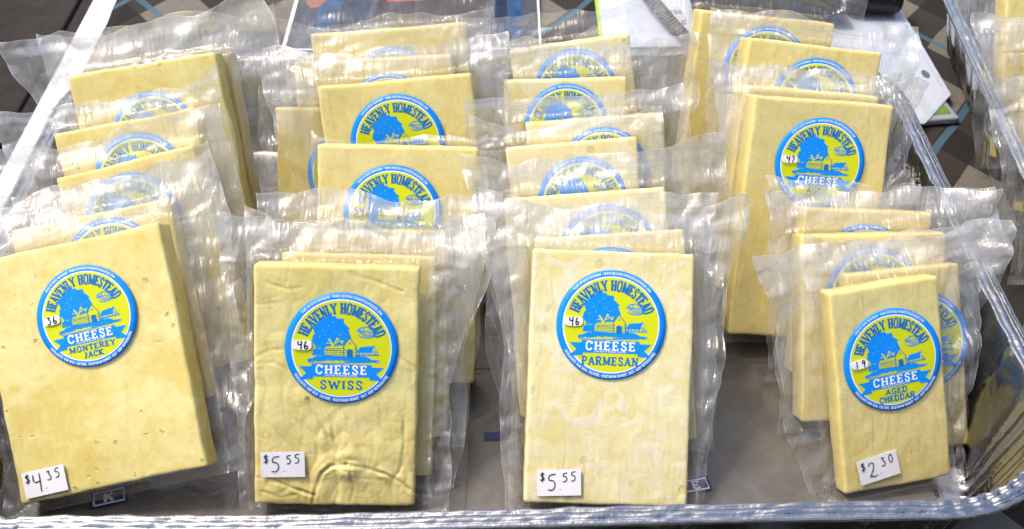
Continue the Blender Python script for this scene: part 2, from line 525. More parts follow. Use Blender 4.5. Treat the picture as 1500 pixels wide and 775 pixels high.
# ------------------------------------------------------------------ lettering: a small slab-serif stroke alphabet
SL = 0.15
def pl(*p): return ('p', p)
G = {
 'A': (.80, [('d', .10, 0, .50, 1), ('D', .50, 1, .90, 0), ('h', .24, .34, .76, .34)], [(.10, 0), (.90, 0)]),
 'B': (.72, [('v', .20, 0, .20, 1), ('c', [(.2, 1), (.6, 1), (.78, .88), (.78, .66), (.6, .53), (.2, .53)]), ('c', [(.6, .53), (.85, .4), (.85, .13), (.62, 0), (.2, 0)])], [(.14, 0), (.14, 1)]),
 'C': (.76, [('c', [(.86, .74), (.78, .92), (.55, 1), (.32, .94), (.17, .72), (.15, .5), (.17, .28), (.32, .06), (.55, 0), (.78, .08), (.88, .26)]), ('v', .87, .68, .87, 1.0)], []),
 'D': (.80, [('v', .20, 0, .20, 1), ('c', [(.2, 1), (.55, 1), (.78, .88), (.86, .62), (.86, .38), (.78, .12), (.55, 0), (.2, 0)])], [(.14, 0), (.14, 1)]),
 'E': (.70, [('v', .22, 0, .22, 1), ('h', .22, .97, .84, .97), ('h', .22, .51, .64, .51), ('h', .22, .03, .86, .03), ('t', .82, .78, .82, 1), ('t', .84, 0, .84, .24), ('t', .63, .40, .63, .62)], [(.16, 0), (.16, 1)]),
 'F': (.66, [('v', .22, 0, .22, 1), ('h', .22, .97, .84, .97), ('h', .22, .51, .64, .51), ('t', .82, .76, .82, 1)], [(.2, 0), (.16, 1)]),
 'G': (.80, [('c', [(.84, .76), (.76, .93), (.55, 1), (.32, .94), (.17, .72), (.15, .5), (.17, .28), (.32, .06), (.55, 0), (.78, .07), (.84, .2)]), ('v', .84, .0, .84, .42)], [(.80, .44)]),
 'H': (.84, [('v', .20, 0, .20, 1), ('v', .80, 0, .80, 1), ('h', .20, .51, .80, .51)], [(.20, 0), (.80, 0), (.20, 1), (.80, 1)]),
 'I': (.40, [('v', .5, 0, .5, 1)], [(.5, 0), (.5, 1)]),
 'J': (.58, [('v', .62, .25, .62, 1), ('c', [(.62, .27), (.55, .06), (.35, 0), (.16, .08), (.14, .26)])], [(.62, 1)]),
 'K': (.82, [('v', .20, 0, .20, 1), ('d', .24, .42, .80, 1), ('D', .40, .56, .84, 0)], [(.20, 0), (.20, 1), (.82, 0), (.80, 1)]),
 'L': (.66, [('v', .24, 0, .24, 1), ('h', .24, .03, .86, .03), ('t', .84, 0, .84, .28)], [(.22, 0), (.24, 1)]),
 'M': (1.0, [('d', .14, 0, .14, 1), ('D', .14, 1, .50, .10), ('d', .50, .10, .84, 1), ('v', .84, 0, .84, 1)], [(.14, 0), (.84, 0), (.10, 1), (.88, 1)]),
 'N': (.86, [('d', .18, 0, .18, 1), ('D', .18, 1, .82, 0), ('d', .82, 0, .82, 1)], [(.18, 0), (.12, 1), (.82, 1)]),
 'O': (.82, [('c', [(.5, 1), (.28, .94), (.15, .72), (.13, .5), (.15, .28), (.28, .06), (.5, 0), (.72, .06), (.85, .28), (.87, .5), (.85, .72), (.72, .94), (.5, 1)])], []),
 'P': (.72, [('v', .22, 0, .22, 1), ('c', [(.22, 1), (.6, 1), (.82, .88), (.82, .62), (.6, .48), (.22, .48)])], [(.22, 0), (.16, 1)]),
 'R': (.80, [('v', .20, 0, .20, 1), ('c', [(.2, 1), (.58, 1), (.78, .88), (.78, .64), (.58, .51), (.2, .51)]), ('D', .52, .51, .86, 0)], [(.20, 0), (.14, 1), (.88, 0)]),
 'S': (.68, [('c', [(.80, .76), (.72, .94), (.5, 1), (.26, .93), (.18, .76), (.28, .60), (.5, .51), (.72, .41), (.83, .25), (.74, .07), (.5, 0), (.26, .06), (.17, .25)]), ('t', .82, .70, .82, .98), ('t', .16, .02, .16, .30)], []),
 'T': (.74, [('v', .5, 0, .5, 1), ('h', .10, .97, .90, .97), ('t', .11, .74, .11, 1), ('t', .89, .74, .89, 1)], [(.5, 0)]),
 'U': (.82, [('c', [(.2, 1), (.2, .3), (.3, .06), (.5, 0), (.7, .06), (.8, .3), (.8, 1)])], [(.2, 1), (.8, 1)]),
 'V': (.80, [('D', .10, 1, .50, 0), ('d', .50, 0, .90, 1)], [(.10, 1), (.90, 1)]),
 'W': (1.1, [('D', .08, 1, .30, 0), ('d', .30, 0, .50, .9), ('D', .50, .9, .70, 0), ('d', .70, 0, .92, 1)], [(.08, 1), (.92, 1)]),
 'Y': (.78, [('D', .10, 1, .50, .45), ('d', .50, .45, .90, 1), ('v', .5, 0, .5, .48)], [(.12, 1), (.88, 1), (.5, 0)]),
 '.': (.30, [('v', .5, 0, .5, .14)], []), ',': (.30, [('v', .5, -.1, .5, .14)], []), ':': (.30, [('v', .5, .1, .5, .24), ('v', .5, .6, .5, .74)], []),
 '*': (.40, [('v', .5, .35, .5, .65)], []), ' ': (.42, [], []),
 '6': (.66, [('c', [(.75, .9), (.5, 1), (.25, .7), (.2, .3), (.4, 0), (.7, .05), (.8, .3), (.6, .55), (.25, .4)])], []),
 '0': (.66, [('c', [(.5, 1), (.2, .7), (.2, .3), (.5, 0), (.8, .3), (.8, .7), (.5, 1)])], []),
}

class Print:
    """collects flat ink shapes; each stroke sits a hair above the one before so none are coplanar"""
    def __init__(s): s.v = []; s.f = []; s.k = 0
    def poly(s, pts, z=0.0):
        s.k = (s.k + 1) % 14
        b = len(s.v)
        s.v += [(p[0], p[1], z + s.k * 1.0e-4) for p in pts]
        s.f.append(list(range(b, b + len(pts))))
    def seg(s, p, q, wd, z=0.0, ext=0.0):
        dx, dy = q[0] - p[0], q[1] - p[1]
        L = math.hypot(dx, dy)
        if L < 1e-9: return
        dx /= L; dy /= L
        ox, oy = -dy * wd / 2, dx * wd / 2
        ex, ey = dx * ext, dy * ext
        s.poly([(p[0] - ex + ox, p[1] - ey + oy), (p[0] - ex - ox, p[1] - ey - oy), (q[0] + ex - ox, q[1] + ey - oy), (q[0] + ex + ox, q[1] + ey + oy)], z)
    def line(s, pts, wd, z=0.0):
        """one ribbon along a polyline, joined at the bends"""
        if len(pts) == 2:
            return s.seg(pts[0], pts[1], wd, z)
        s.k = (s.k + 1) % 14
        b = len(s.v)
        n = len(pts)
        for i, p in enumerate(pts):
            a = pts[max(0, i - 1)]; c = pts[min(n - 1, i + 1)]
            dx, dy = c[0] - a[0], c[1] - a[1]
            L = math.hypot(dx, dy) or 1e-9
            ox, oy = -dy / L * wd / 2, dx / L * wd / 2
            zz = z + s.k * 1e-4
            s.v += [(p[0] + ox, p[1] + oy, zz), (p[0] - ox, p[1] - oy, zz)]
        for i in range(n - 1):
            s.f.append([b + 2 * i, b + 2 * i + 1, b + 2 * i + 3, b + 2 * i + 2])
    def glyph(s, ch, place, H, W, tv, th, serif, z=0.0):
        """place maps (x, y) in [0..w]x[0..H] to label coordinates"""
        g = G.get(ch)
        if not g: return
        w = g[0] * W
        for st in g[1]:
            if st[0] == 'c':
                pts = [place(x * w, y * H) for x, y in st[1]]
                # smooth once
                q = []
                for i in range(len(pts) - 1):
                    for t in (0, .5):
                        q.append((pts[i][0] * (1 - t) + pts[i + 1][0] * t, pts[i][1] * (1 - t) + pts[i + 1][1] * t))
                q.append(pts[-1])
                s.line(q, (tv + th) * 0.5, z)
            else:
                wd = {'v': tv, 'h': th, 'd': (tv + th) * .42, 'D': tv, 't': th}[st[0]]
                s.seg(place(st[1] * w, st[2] * H), place(st[3] * w, st[4] * H), wd, z)
        if serif > 0:
            for x, y in g[2]:
                yy = th * .5 / H if y < .5 else 1 - th * .5 / H
                if .3 < y < .7: yy = y
                s.seg(place(x * w - serif, yy * H), place(x * w + serif, yy * H), th, z)
    def width(s, txt, W, gap): return sum(G[c][0] * W + gap for c in txt) - gap
    def straight(s, txt, cx, y, H, W, gap, tv, th, serif, ang=0.0, z=0.0):
        x = -s.width(txt, W, gap) / 2
        ca, sa = math.cos(ang), math.sin(ang)
        for c in txt:
            s.glyph(c, lambda gx, gy, x=x: (cx + (x + gx) * ca - gy * sa, y + (x + gx) * sa + gy * ca), H, W, tv, th, serif, z)
            x += G[c][0] * W + gap
    def arc(s, txt, rad, mid, H, W, gap, tv, th, serif, inside=False, z=0.0):
        tot = s.width(txt, W, gap)
        x = -tot / 2
        for c in txt:
            if not inside:
                def pf(gx, gy, x=x):
                    a = mid - (x + gx) / rad
                    return ((rad + gy) * math.cos(a), (rad + gy) * math.sin(a))
            else:
                def pf(gx, gy, x=x):
                    a = mid + (x + gx) / rad
                    return ((rad - gy) * math.cos(a), (rad - gy) * math.sin(a))
            s.glyph(c, pf, H, W, tv, th, serif, z)
            x += G[c][0] * W + gap
    def mesh(s, name, mat, bow=None):
        me = bpy.data.meshes.new(name)
        vv = s.v
        if bow: vv = [(x, y, z + bow(x, y)) for x, y, z in vv]
        me.from_pydata(vv, [], s.f)
        me.materials.append(mat)
        me.update()
        return me

def bow(x, y): return 0.009 * math.sin(1.6 * x + 0.4) + 0.006 * math.sin(2.0 * y + 1.0)

def disc_mesh(name, r0, r1, z, mat, wall=0.0, rings=10, seg=84):
    vt, fc = [], []
    for k in range(rings + 1):
        r = r0 + (r1 - r0) * k / rings
        for i in range(seg):
            a = 2 * math.pi * i / seg
            x, y = r * math.cos(a), r * math.sin(a)
            vt.append((x, y, z + bow(x, y)))
    for k in range(rings):
        for i in range(seg):
            j = (i + 1) % seg
            fc.append((k * seg + i, (k + 1) * seg + i, (k + 1) * seg + j, k * seg + j))
    if wall:
        b = len(vt); k = rings
        for i in range(seg):
            x, y, zz = vt[k * seg + i]
            vt.append((x, y, zz - wall))
        for i in range(seg):
            j = (i + 1) % seg
            fc.append((k * seg + i, b + i, b + j, k * seg + j))
    me = bpy.data.meshes.new(name)
    me.from_pydata(vt, [], fc)
    me.materials.append(mat)
    me.polygons.foreach_set('use_smooth', [True] * len(me.polygons))
    me.update()
    return me

def label_meshes():
    H2 = math.pi / 2
    out = {}
    out['disc'] = disc_mesh('label', 0.004, 1.0, 0.006, M_BLUE, 0.02)
    out['ring'] = disc_mesh('white_ring', 0.855, 0.885, 0.011, M_WHITE, 0, 1)
    out['field'] = disc_mesh('lime_field', 0.004, 0.862, 0.014, M_LIME)
    # ring of small white print
    p = Print()
    p.arc('AGED 60 DAYS MINIMUM * WWW.HEAVENLYHOMESTEADCHEESE.COM', 0.918, H2, .046, .029, .0075, .0075, .007, 0)
    out['small'] = p.mesh('small_print', M_WHITE, lambda x, y: bow(x, y) + .012)
    p = Print()
    p.arc('INGREDIENTS: RAW MILK, CULTURE, VEGETARIAN RENNET, SALT. KEEP REFRIGERATED.', 0.965, -H2, .046, .029, .0075, .0075, .007, 0, True)
    out['ingr'] = p.mesh('ingredients_print', M_WHITE, lambda x, y: bow(x, y) + .012)
    # arched title
    p = Print()
    p.arc('HEAVENLY HOMESTEAD', 0.625, H2, .195, (2.48 * .625 - 17 * .010) / sum(G[c][0] for c in 'HEAVENLY HOMESTEAD'), .010, .040, .022, .022)
    out['title'] = p.mesh('title_lettering', M_TEAL, lambda x, y: bow(x, y) + .018)
    # picture: tree, barn, hut, hillside, ribbon
    p = Print()
    rt = random.Random(11)
    def blob(cx, cy, rx, ry, n, j, a0=0, a1=2 * math.pi):
        q = []
        for i in range(n):
            a = a0 + (a1 - a0) * i / n
            k = 1 + j * (rt.random() - .5) + 0.05 * math.sin(a * 9)
            q.append((cx + rx * k * math.cos(a), cy + ry * k * math.sin(a)))
        return q
    p.poly(blob(-.19, .32, .30, .265, 64, .16))
    p.poly(blob(-.36, .17, .16, .16, 30, .25))
    p.poly(blob(.0, .22, .17, .15, 30, .25))
    p.poly([(-.47, .02), (-.43, -.05), (-.40, .06)]); p.poly([(-.35, .0), (-.31, -.06), (-.28, .05)])
    # barn roof
    p.poly([(-.31, .03), (.02, .06), (.14, .19), (.02, .20), (-.26, .12)])
    # hillside with ragged top and bottom
    up, dn = [], []
    for i in range(41):
        t = i / 40
        x = -.60 + 1.28 * t
        up.append((x, -.20 + .115 * math.sin(math.pi * min(1, t * 1.05)) + rt.uniform(-.012, .014)))
        dn.append((x, -.25 + .045 * t + .02 * math.sin(t * 6) + rt.uniform(-.018, .012)))
    p.poly(dn + up[::-1])
    # hut
    p.poly([(.26, -.06), (.33, .035), (.50, .055), (.58, .0), (.56, -.06)])
    p.poly([(.50, .04), (.57, .075), (.665, -.115), (.30, -.115), (.30, -.055), (.52, -.05)])
    p.poly([(-.50, -.02), (-.30, .0), (-.30, -.13), (-.52, -.13)])
    p.line([(-.58, -.26), (-.3, -.272), (.1, -.255), (.5, -.24)], .012)
    p.line([(.05, -.24), (.4, -.228), (.66, -.235)], .012)
    # ribbon
    p.poly([(-.53, -.285), (.53, -.285), (.53, -.515), (-.53, -.515)])
    p.poly([(-.75, -.335), (-.50, -.33), (-.50, -.565), (-.75, -.575), (-.62, -.455)])
    p.poly([(.75, -.335), (.62, -.455), (.75, -.575), (.50, -.565), (.50, -.33)])
    # approval oval
    el = [(.44 + .17 * math.cos(a), .30 + .098 * math.sin(a)) for a in [R(x) for x in range(-150, 181, 10)]]
    p.line(el, .017)
    el = [(.455 + .145 * math.cos(a), .29 + .075 * math.sin(a)) for a in [R(x) for x in range(-60, 95, 10)]]
    p.line(el, .010)
    p.line([(.30, .30), (.33, .345), (.36, .30), (.385, .35), (.39, .38)], .014)
    p.line([(.29, .36), (.33, .32), (.345, .27)], .010)
    p.straight('KENTUCKY', .46, .285, .046, .040, .008, .010, .008, 0)
    p.straight('PROUD', .465, .225, .046, .040, .008, .010, .008, 0)
    out['pict'] = p.mesh('picture', M_BLUE, lambda x, y: bow(x, y) + .018)
    # reserved (field colour) details of the picture
    p = Print()
    p.poly([(-.285, -.125), (-.285, .015), (.035, .045), (.035, -.135)])           # barn long side
    p.poly([(.045, -.14), (.045, .05), (.14, .185), (.245, .045), (.255, -.14)])   # gable end
    p.poly([(.06, .075), (.10, .13), (.085, .05)])
    for k in range(5):
        p.poly([(.33 + k * .05, -.10), (.36 + k * .05, -.10), (.365 + k * .05, -.065), (.335 + k * .05, -.07)])
    p.poly([(.55, -.02), (.575, .045), (.62, -.04), (.63, -.10), (.54, -.10)])
    # branches
    p.line([(-.165, -.12), (-.155, .02), (-.17, .10), (-.225, .17)], .030)
    p.line([(-.155, .03), (-.10, .12), (-.07, .20)], .020)
    p.line([(-.12, .09), (-.02, .14), (.02, .13)], .018)
    p.line([(-.17, .08), (-.23, .10), (-.26, .085)], .014)
    for bx, by in ((-.30, .22), (-.12, .30), (-.24, .40), (-.05, .24), (-.34, .32), (.04, .26), (-.16, .47), (-.40, .20)):
        p.poly([(bx, by), (bx + .022, by + .004), (bx + .014, by + .015)])
    p.poly([(-.02, .10), (.05, .16), (.02, .09)]); p.poly([(-.10, .16), (-.05, .19), (-.04, .15)])
    out['pictd'] = p.mesh('picture_detail', M_LIME, lambda x, y: bow(x, y) + .0225)
    p = Print()
    p.poly([(.095, -.138), (.095, -.02), (.145, .0), (.20, -.02), (.20, -.138)])   # barn door
    for k in range(6):
        p.poly([(-.265 + k * .045, -.04), (-.245 + k * .045, -.04), (-.245 + k * .045, -.02), (-.265 + k * .045, -.02)])
    for k in range(4):
        y = -.115 + k * .037
        p.line([(-.283, y), (-.12 + .02 * k, y + .006), (.033, y + .012)], .0075)
    for k in range(3):
        p.line([(.05, -.11 + k * .05), (.085, -.11 + k * .05)], .008); p.line([(.21, -.11 + k * .05), (.248, -.11 + k * .05)], .008)
    p.poly([(.125, .09), (.14, .125), (.165, .09)])
    p.line([(.57, -.10), (.575, -.01)], .012); p.line([(.60, -.10), (.60, -.03)], .010)
    p.line([(.04, -.14), (.04, .06), (.14, .195), (.255, .045), (.262, -.14)], .014)
    out['pictl'] = p.mesh('picture_line', M_TEAL, lambda x, y: bow(x, y) + .027)
    p = Print()
    p.straight('CHEESE', 0, -.462, .155, .175, .030, .038, .022, .028)
    p.straight('HAND MADE IN WINDSOR, KENTUCKY', 0, -.502, .024, .020, .005, .005, .004, 0)
    out['chz'] = p.mesh('ribbon_lettering', M_WHITE, lambda x, y: bow(x, y) + .023)
    for key, lines in (('jack', ('MONTEREY', 'JACK')), ('swiss', ('SWISS',)), ('parm', ('PARMESAN',)), ('cheddar', ('AGED', 'CHEDDAR'))):
        p = Print()
        if len(lines) == 1:
            p.straight(lines[0], 0, -.735, .150, .190 if len(lines[0]) < 6 else .138, .022, .034, .020, .024)
        else:
            p.straight(lines[0], 0, -.660, .108, .126, .018, .030, .018, .022)
            p.straight(lines[1], 0, -.802, .108, .118, .014, .030, .018, .022)
        out['name_' + key] = p.mesh('cheese_name', M_TEAL, lambda x, y: bow(x, y) + .018)
    return out
LM = label_meshes()

def add_label(parent, kind, cx, cy, nrm, diam, rot):
    o = link(bpy.data.objects.new('label', LM['disc']), parent)
    o.location = (cx * CM, cy * CM, nrm * CM)
    o.rotation_euler.z = rot
    s = diam * 0.5 * CM
    o.scale = (s, s, s)
    for k in ('ring', 'field', 'small', 'ingr', 'title', 'pict', 'pictd', 'pictl', 'chz', 'name_' + kind):
        me = LM[k]
        link(bpy.data.objects.new(me.name.split('.')[0], me), o)
    return o

# handwriting
HW = {
 '$': (.55, [[(.50, .78), (.30, .88), (.10, .76), (.18, .58), (.42, .50), (.50, .30), (.30, .12), (.05, .22)], [(.34, 1.0), (.24, .0)]]),
 '.': (.30, [[(.12, .0), (.17, .05)]]),
 '0': (.62, [[(.34, 1), (.12, .75), (.08, .35), (.25, .02), (.48, .20), (.54, .65), (.36, 1.0)]]),
 '1': (.30, [[(.12, .95), (.16, .5), (.14, .0)]]),
 '2': (.62, [[(.08, .80), (.22, .98), (.46, .90), (.44, .62), (.20, .25), (.05, .06), (.18, .14), (.36, .02), (.60, .10)]]),
 '3': (.60, [[(.05, .92), (.45, 1.0), (.22, .62), (.48, .50), (.50, .18), (.26, .0), (.02, .10)]]),
 '4': (.66, [[(.10, 1.0), (.06, .52), (.56, .58)], [(.52, 1.05), (.50, .5), (.46, -.05)]]),
 '5': (.60, [[(.56, 1.0), (.14, .95), (.10, .60), (.40, .64), (.54, .36), (.38, .04), (.06, .06)]]),
 '6': (.58, [[(.30, 1.0), (.08, .45), (.14, .04), (.44, .06), (.52, .34), (.28, .46), (.12, .25)]]),
 '7': (.55, [[(.05, .92), (.50, .98), (.25, .0)]]),
 '9': (.55, [[(.48, .90), (.20, 1.0), (.10, .66), (.36, .55), (.50, .90), (.46, .4), (.40, .0)]]),
}
def ribbon_smooth(pts):
    q = list(pts)
    for _ in range(2):
        r = [q[0]]
        for i in range(len(q) - 1):
            a, b = q[i], q[i + 1]
            r.append((a[0] * .75 + b[0] * .25, a[1] * .75 + b[1] * .25)); r.append((a[0] * .25 + b[0] * .75, a[1] * .25 + b[1] * .75))
        r.append(q[-1]); q = r
    return q
def hand_write(parts, wd, nm, parent, z):
    """parts: (char, x, y, height)"""
    p = Print()
    for ch, x, y, h in parts:
        for st in HW[ch][1]:
            p.line(ribbon_smooth([(x + a * h * .95, y + b * h) for a, b in st]), wd)
    o = meshobj(nm, [(a, b, c * 2 + z) for a, b, c in p.v], p.f, M_PEN, parent, False)
    return o

def price_sticker(parent, text, cx, cy, nrm, rot, w=2.1, h=1.25):
    vt = []; fc = []
    n = 8
    for j in range(2):
        for i in range(n + 1):
            x = -w / 2 + w * i / n
            vt.append((x, (-h / 2, h / 2)[j], 0.018 + 0.012 * math.sin(x * 2.2)))
    for i in range(n): fc.append((i, i + 1, n + 2 + i, n + 1 + i))
    b = len(vt)
    ring = list(range(n + 1)) + [2 * n + 1 - i for i in range(n + 1)]
    for k in ring: vt.append((vt[k][0], vt[k][1], -0.01))
    m = len(ring)
    for i in range(m): fc.append((ring[i], b + i, b + (i + 1) % m, ring[(i + 1) % m]))
    o = meshobj('price_sticker', vt, fc, M_STICK, parent, False)
    o.location = (cx * CM, cy * CM, nrm * CM); o.rotation_euler.z = rot
    big, c1, c2 = text
    hand_write([('$', -.92, .06, .46), (big, -.58, -.38, .80), ('.', -.02, -.33, .5), (c1, .16, .02, .44), (c2, .55, .05, .46)], .048, 'handwriting', o, .042)
    return o

def weight_sticker(parent, digits, cx, cy, nrm, rot, s):
    w, h = .60 * s, .31 * s
    out = []
    for k in range(36):
        a = 2 * math.pi * k / 36
        c, sn = math.cos(a), math.sin(a)
        out.append((w / 2 * math.copysign(abs(c) ** .6, c), h / 2 * math.copysign(abs(sn) ** .6, sn)))
    vt = [(x, y, .03) for x, y in out] + [(x, y, -.02) for x, y in out]
    n = len(out)
    fc = [list(range(n))] + [(i, n + i, n + (i + 1) % n, (i + 1) % n) for i in range(n)]
    o = meshobj('weight_sticker', vt, fc, M_STICK, parent, False)
    o.location = (cx * CM, cy * CM, nrm * CM); o.rotation_euler.z = rot
    x = -.15 * s
    parts = [('.', x - .05 * s, -.09 * s, .2 * s)]
    for d in digits:
        parts.append((d, x, -.125 * s, .26 * s)); x += .20 * s
    hand_write(parts, .040 * s, 'handwriting', o, .045)
    return o

# ------------------------------------------------------------------ cheese packets
SWISS_CREASE = [  # (u from left, v from top) polylines over the front face
    ([(.00, .385), (.10, .35), (.22, .345)], .10), ([(.02, .41), (.12, .40), (.2, .43)], .06),
    ([(.33, .55), (.38, .60), (.44, .69), (.50, .75), (.57, .82)], .15), ([(.47, .62), (.49, .70), (.52, .77)], .08),
    ([(.57, .82), (.47, .83), (.42, .86), (.38, .93), (.36, 1.0)], .14), ([(.57, .82), (.68, .835), (.82, .86), (.92, .90), (.99, .94)], .13),
    ([(.02, .885), (.12, .895), (.25, .93), (.37, .955)], .12), ([(.05, .945), (.16, .97), (.26, .955)], .06),
    ([(.58, .03), (.74, .06), (.9, .10)], .05), ([(.80, .30), (.88, .36), (.99, .42)], .10), ([(.92, .62), (.93, .74), (.90, .86)], .07),
    ([(.6, .85), (.62, .92), (.60, .99)], .05), ([(.66, .88), (.8, .89)], .04), ([(.06, .07), (.2, .10), (.3, .09)], .05),
    ([(.02, .165), (.14, .155)], .06), ([(.66, .155), (.76, .17), (.80, .20)], .10),
]
def seg_d(p, a, b):
    vx, vy = b[0] - a[0], b[1] - a[1]; wx, wy = p[0] - a[0], p[1] - a[1]
    L = vx * vx + vy * vy
    t = max(0, min(1, (wx * vx + wy * vy) / L)) if L else 0
    return math.hypot(wx - t * vx, wy - t * vy)

def relief(style, a, b, w, h, seed, lab):
    lc, lr = lab[0], lab[1]
    k = 1.0
    d = math.hypot(a - lc[0], b - lc[1]) - lr
    k = 0.25 + 0.75 * sstep(-0.5, 0.35, d)
    if style == 'swiss':
        n = 0.09 * nz(a * .32, b * .32, seed) + 0.03 * nz(a * 1.1, b * 1.1, seed + 5)
        if lab[2]:
            q = (a, b)
            low = .35 + .65 * sstep(.55, .2, b / h)
            n += .45 * low * (.16 * abs(nz(a * .55, b * .5, 21.0)) - .07 * max(0, 1 - abs(nz(a * .62, b * .5, 33.0)) * 11) - .035 * max(0, 1 - abs(nz(a * 1.3, b * 1.2, 13.0)) * 9))
            for pts, dep in SWISS_CREASE:
                pp = [(-w / 2 + u * w, h - v * h) for u, v in pts]
                wob = 0.05 * nz(a * 2.2, b * 2.2, 4.0); dep *= 0.25 + 1.5 * abs(nz(a * .9, b * .9, 7.0))
                dd = min(seg_d(q, pp[i], pp[i + 1]) for i in range(len(pp) - 1)) + wob
                if dd < 0.9:
                    dep *= .68
                    n += -dep * 0.95 * math.exp(-(dd / 0.055) ** 2) + dep * 0.5 * math.exp(-((dd - 0.15) / 0.10) ** 2) + dep * .6 * math.exp(-((dd - 0.38) / 0.3) ** 2)
        return n * k
    if style == 'parm':
        return k * (0.045 * nz(a * .3, b * .3, seed) + 0.022 * nz(a * 1.3, b * 1.3, seed + 3) + .01 * nz(a * 4, b * 4, seed))
    if style == 'jack':
        return k * (0.05 * nz(a * .25, b * .25, seed) + 0.012 * nz(a * 2, b * 2, seed + 3))
    return k * (0.05 * nz(a * .3, b * .3, seed) + 0.015 * nz(a * 1.5, b * 1.5, seed + 3))

def lines(lo, hi, n, dense):
    """grid lines from lo to hi with extra ones close to both ends"""
    base = [lo + dense[i] for i in range(len(dense))]
    inner = [lo + dense[-1] + (hi - lo - 2 * dense[-1]) * (i + 1) / (n + 1) for i in range(n)]
    return base + inner + [hi - d for d in reversed(dense)]

def packet_frame(P, e, roll, yaw):
    a0 = Vector((math.cos(yaw), math.sin(yaw), 0))
    b0 = Vector((-math.sin(yaw) * math.cos(e), math.cos(yaw) * math.cos(e), math.sin(e)))
    n = a0.cross(b0)
    a = a0 * math.cos(roll) + b0 * math.sin(roll)
    b = -a0 * math.sin(roll) + b0 * math.cos(roll)
    m = Matrix((a, b, n)).transposed().to_4x4()
    m.translation = Vector(P) * CM
    return m

def make_cheese(parent, style, w, h, t, seed, lab, full):
    dense = [0, 0.04, 0.10, 0.2]
    nx, ny = ((120, 180) if style == 'swiss' else (46, 66)) if full else (16, 22)
    xs = lines(-w / 2, w / 2, nx, dense); ys = lines(0, h, ny, dense)
    NX, NY = len(xs), len(ys)
    r = 0.13
    rc = 0.13
    prof = {0: -r, 0.05: -0.32 * r, 0.13: -0.06 * r}
    vt = []
    for j, y in enumerate(ys):
        for i, x in enumerate(xs):
            di = min(i, NX - 1 - i); dj = min(j, NY - 1 - j)
            dr = 0
            for dd in (di, dj):
                if dd == 0: dr -= r
                elif dd == 1: dr -= .32 * r
                elif dd == 2: dr -= .06 * r
            dr = max(dr, -1.3 * r)
            ox = (0.09 * nz(y * .3, seed, 1.1) + .03 * nz(y * 1.3, seed, 1.9)) * (x / (w / 2)); oy = (0.09 * nz(x * .3, seed, 6.1) + .03 * nz(x * 1.3, seed, 6.9)) * (2 * y / h - 1)
            px_, py_ = x, y
            qx = abs(x) - (w / 2 - rc); qy = abs(y - h / 2) - (h / 2 - rc)
            if qx > 0 and qy > 0:                       # round the corners in plan
                sc_ = max(qx, qy) / math.hypot(qx, qy)
                px_ = math.copysign(w / 2 - rc + qx * sc_, x); py_ = h / 2 + math.copysign(h / 2 - rc + qy * sc_, y - h / 2)
            vt.append((px_ + ox, py_ + oy, dr + relief(style, x, y, w, h, seed, lab)))
    fc = []
    for j in range(NY - 1):
        for i in range(NX - 1):
            q = j * NX + i
            fc.append((q, q + 1, q + NX + 1, q + NX))
    ring = [i for i in range(NX)] + [j * NX + NX - 1 for j in range(1, NY)] + [(NY - 1) * NX + i for i in range(NX - 2, -1, -1)] + [j * NX for j in range(NY - 2, 0, -1)]
    prev = ring
    for zz, ins in ((-t * .4, 0.0), (-t * .75, 0.0), (-t + .12, 0.0), (-t + .03, .05), (-t, .14)):
        cur = []
        for k in ring:
            x, y, z = vt[k]
            cx = x * (1 - ins / (w / 2)); cyv = h / 2 + (y - h / 2) * (1 - ins / (h / 2))
            wv = 0.03 * nz(x * .7, y * .7, zz * 2 + seed)
            cur.append(len(vt)); vt.append((cx + wv, cyv + wv, zz))
        m = len(ring)
        for i in range(m):
            fc.append((prev[i], cur[i], cur[(i + 1) % m], prev[(i + 1) % m]))
        prev = cur
    fc.append(list(reversed(prev)))
    return meshobj('cheese', vt, fc, M_CH[style], parent)

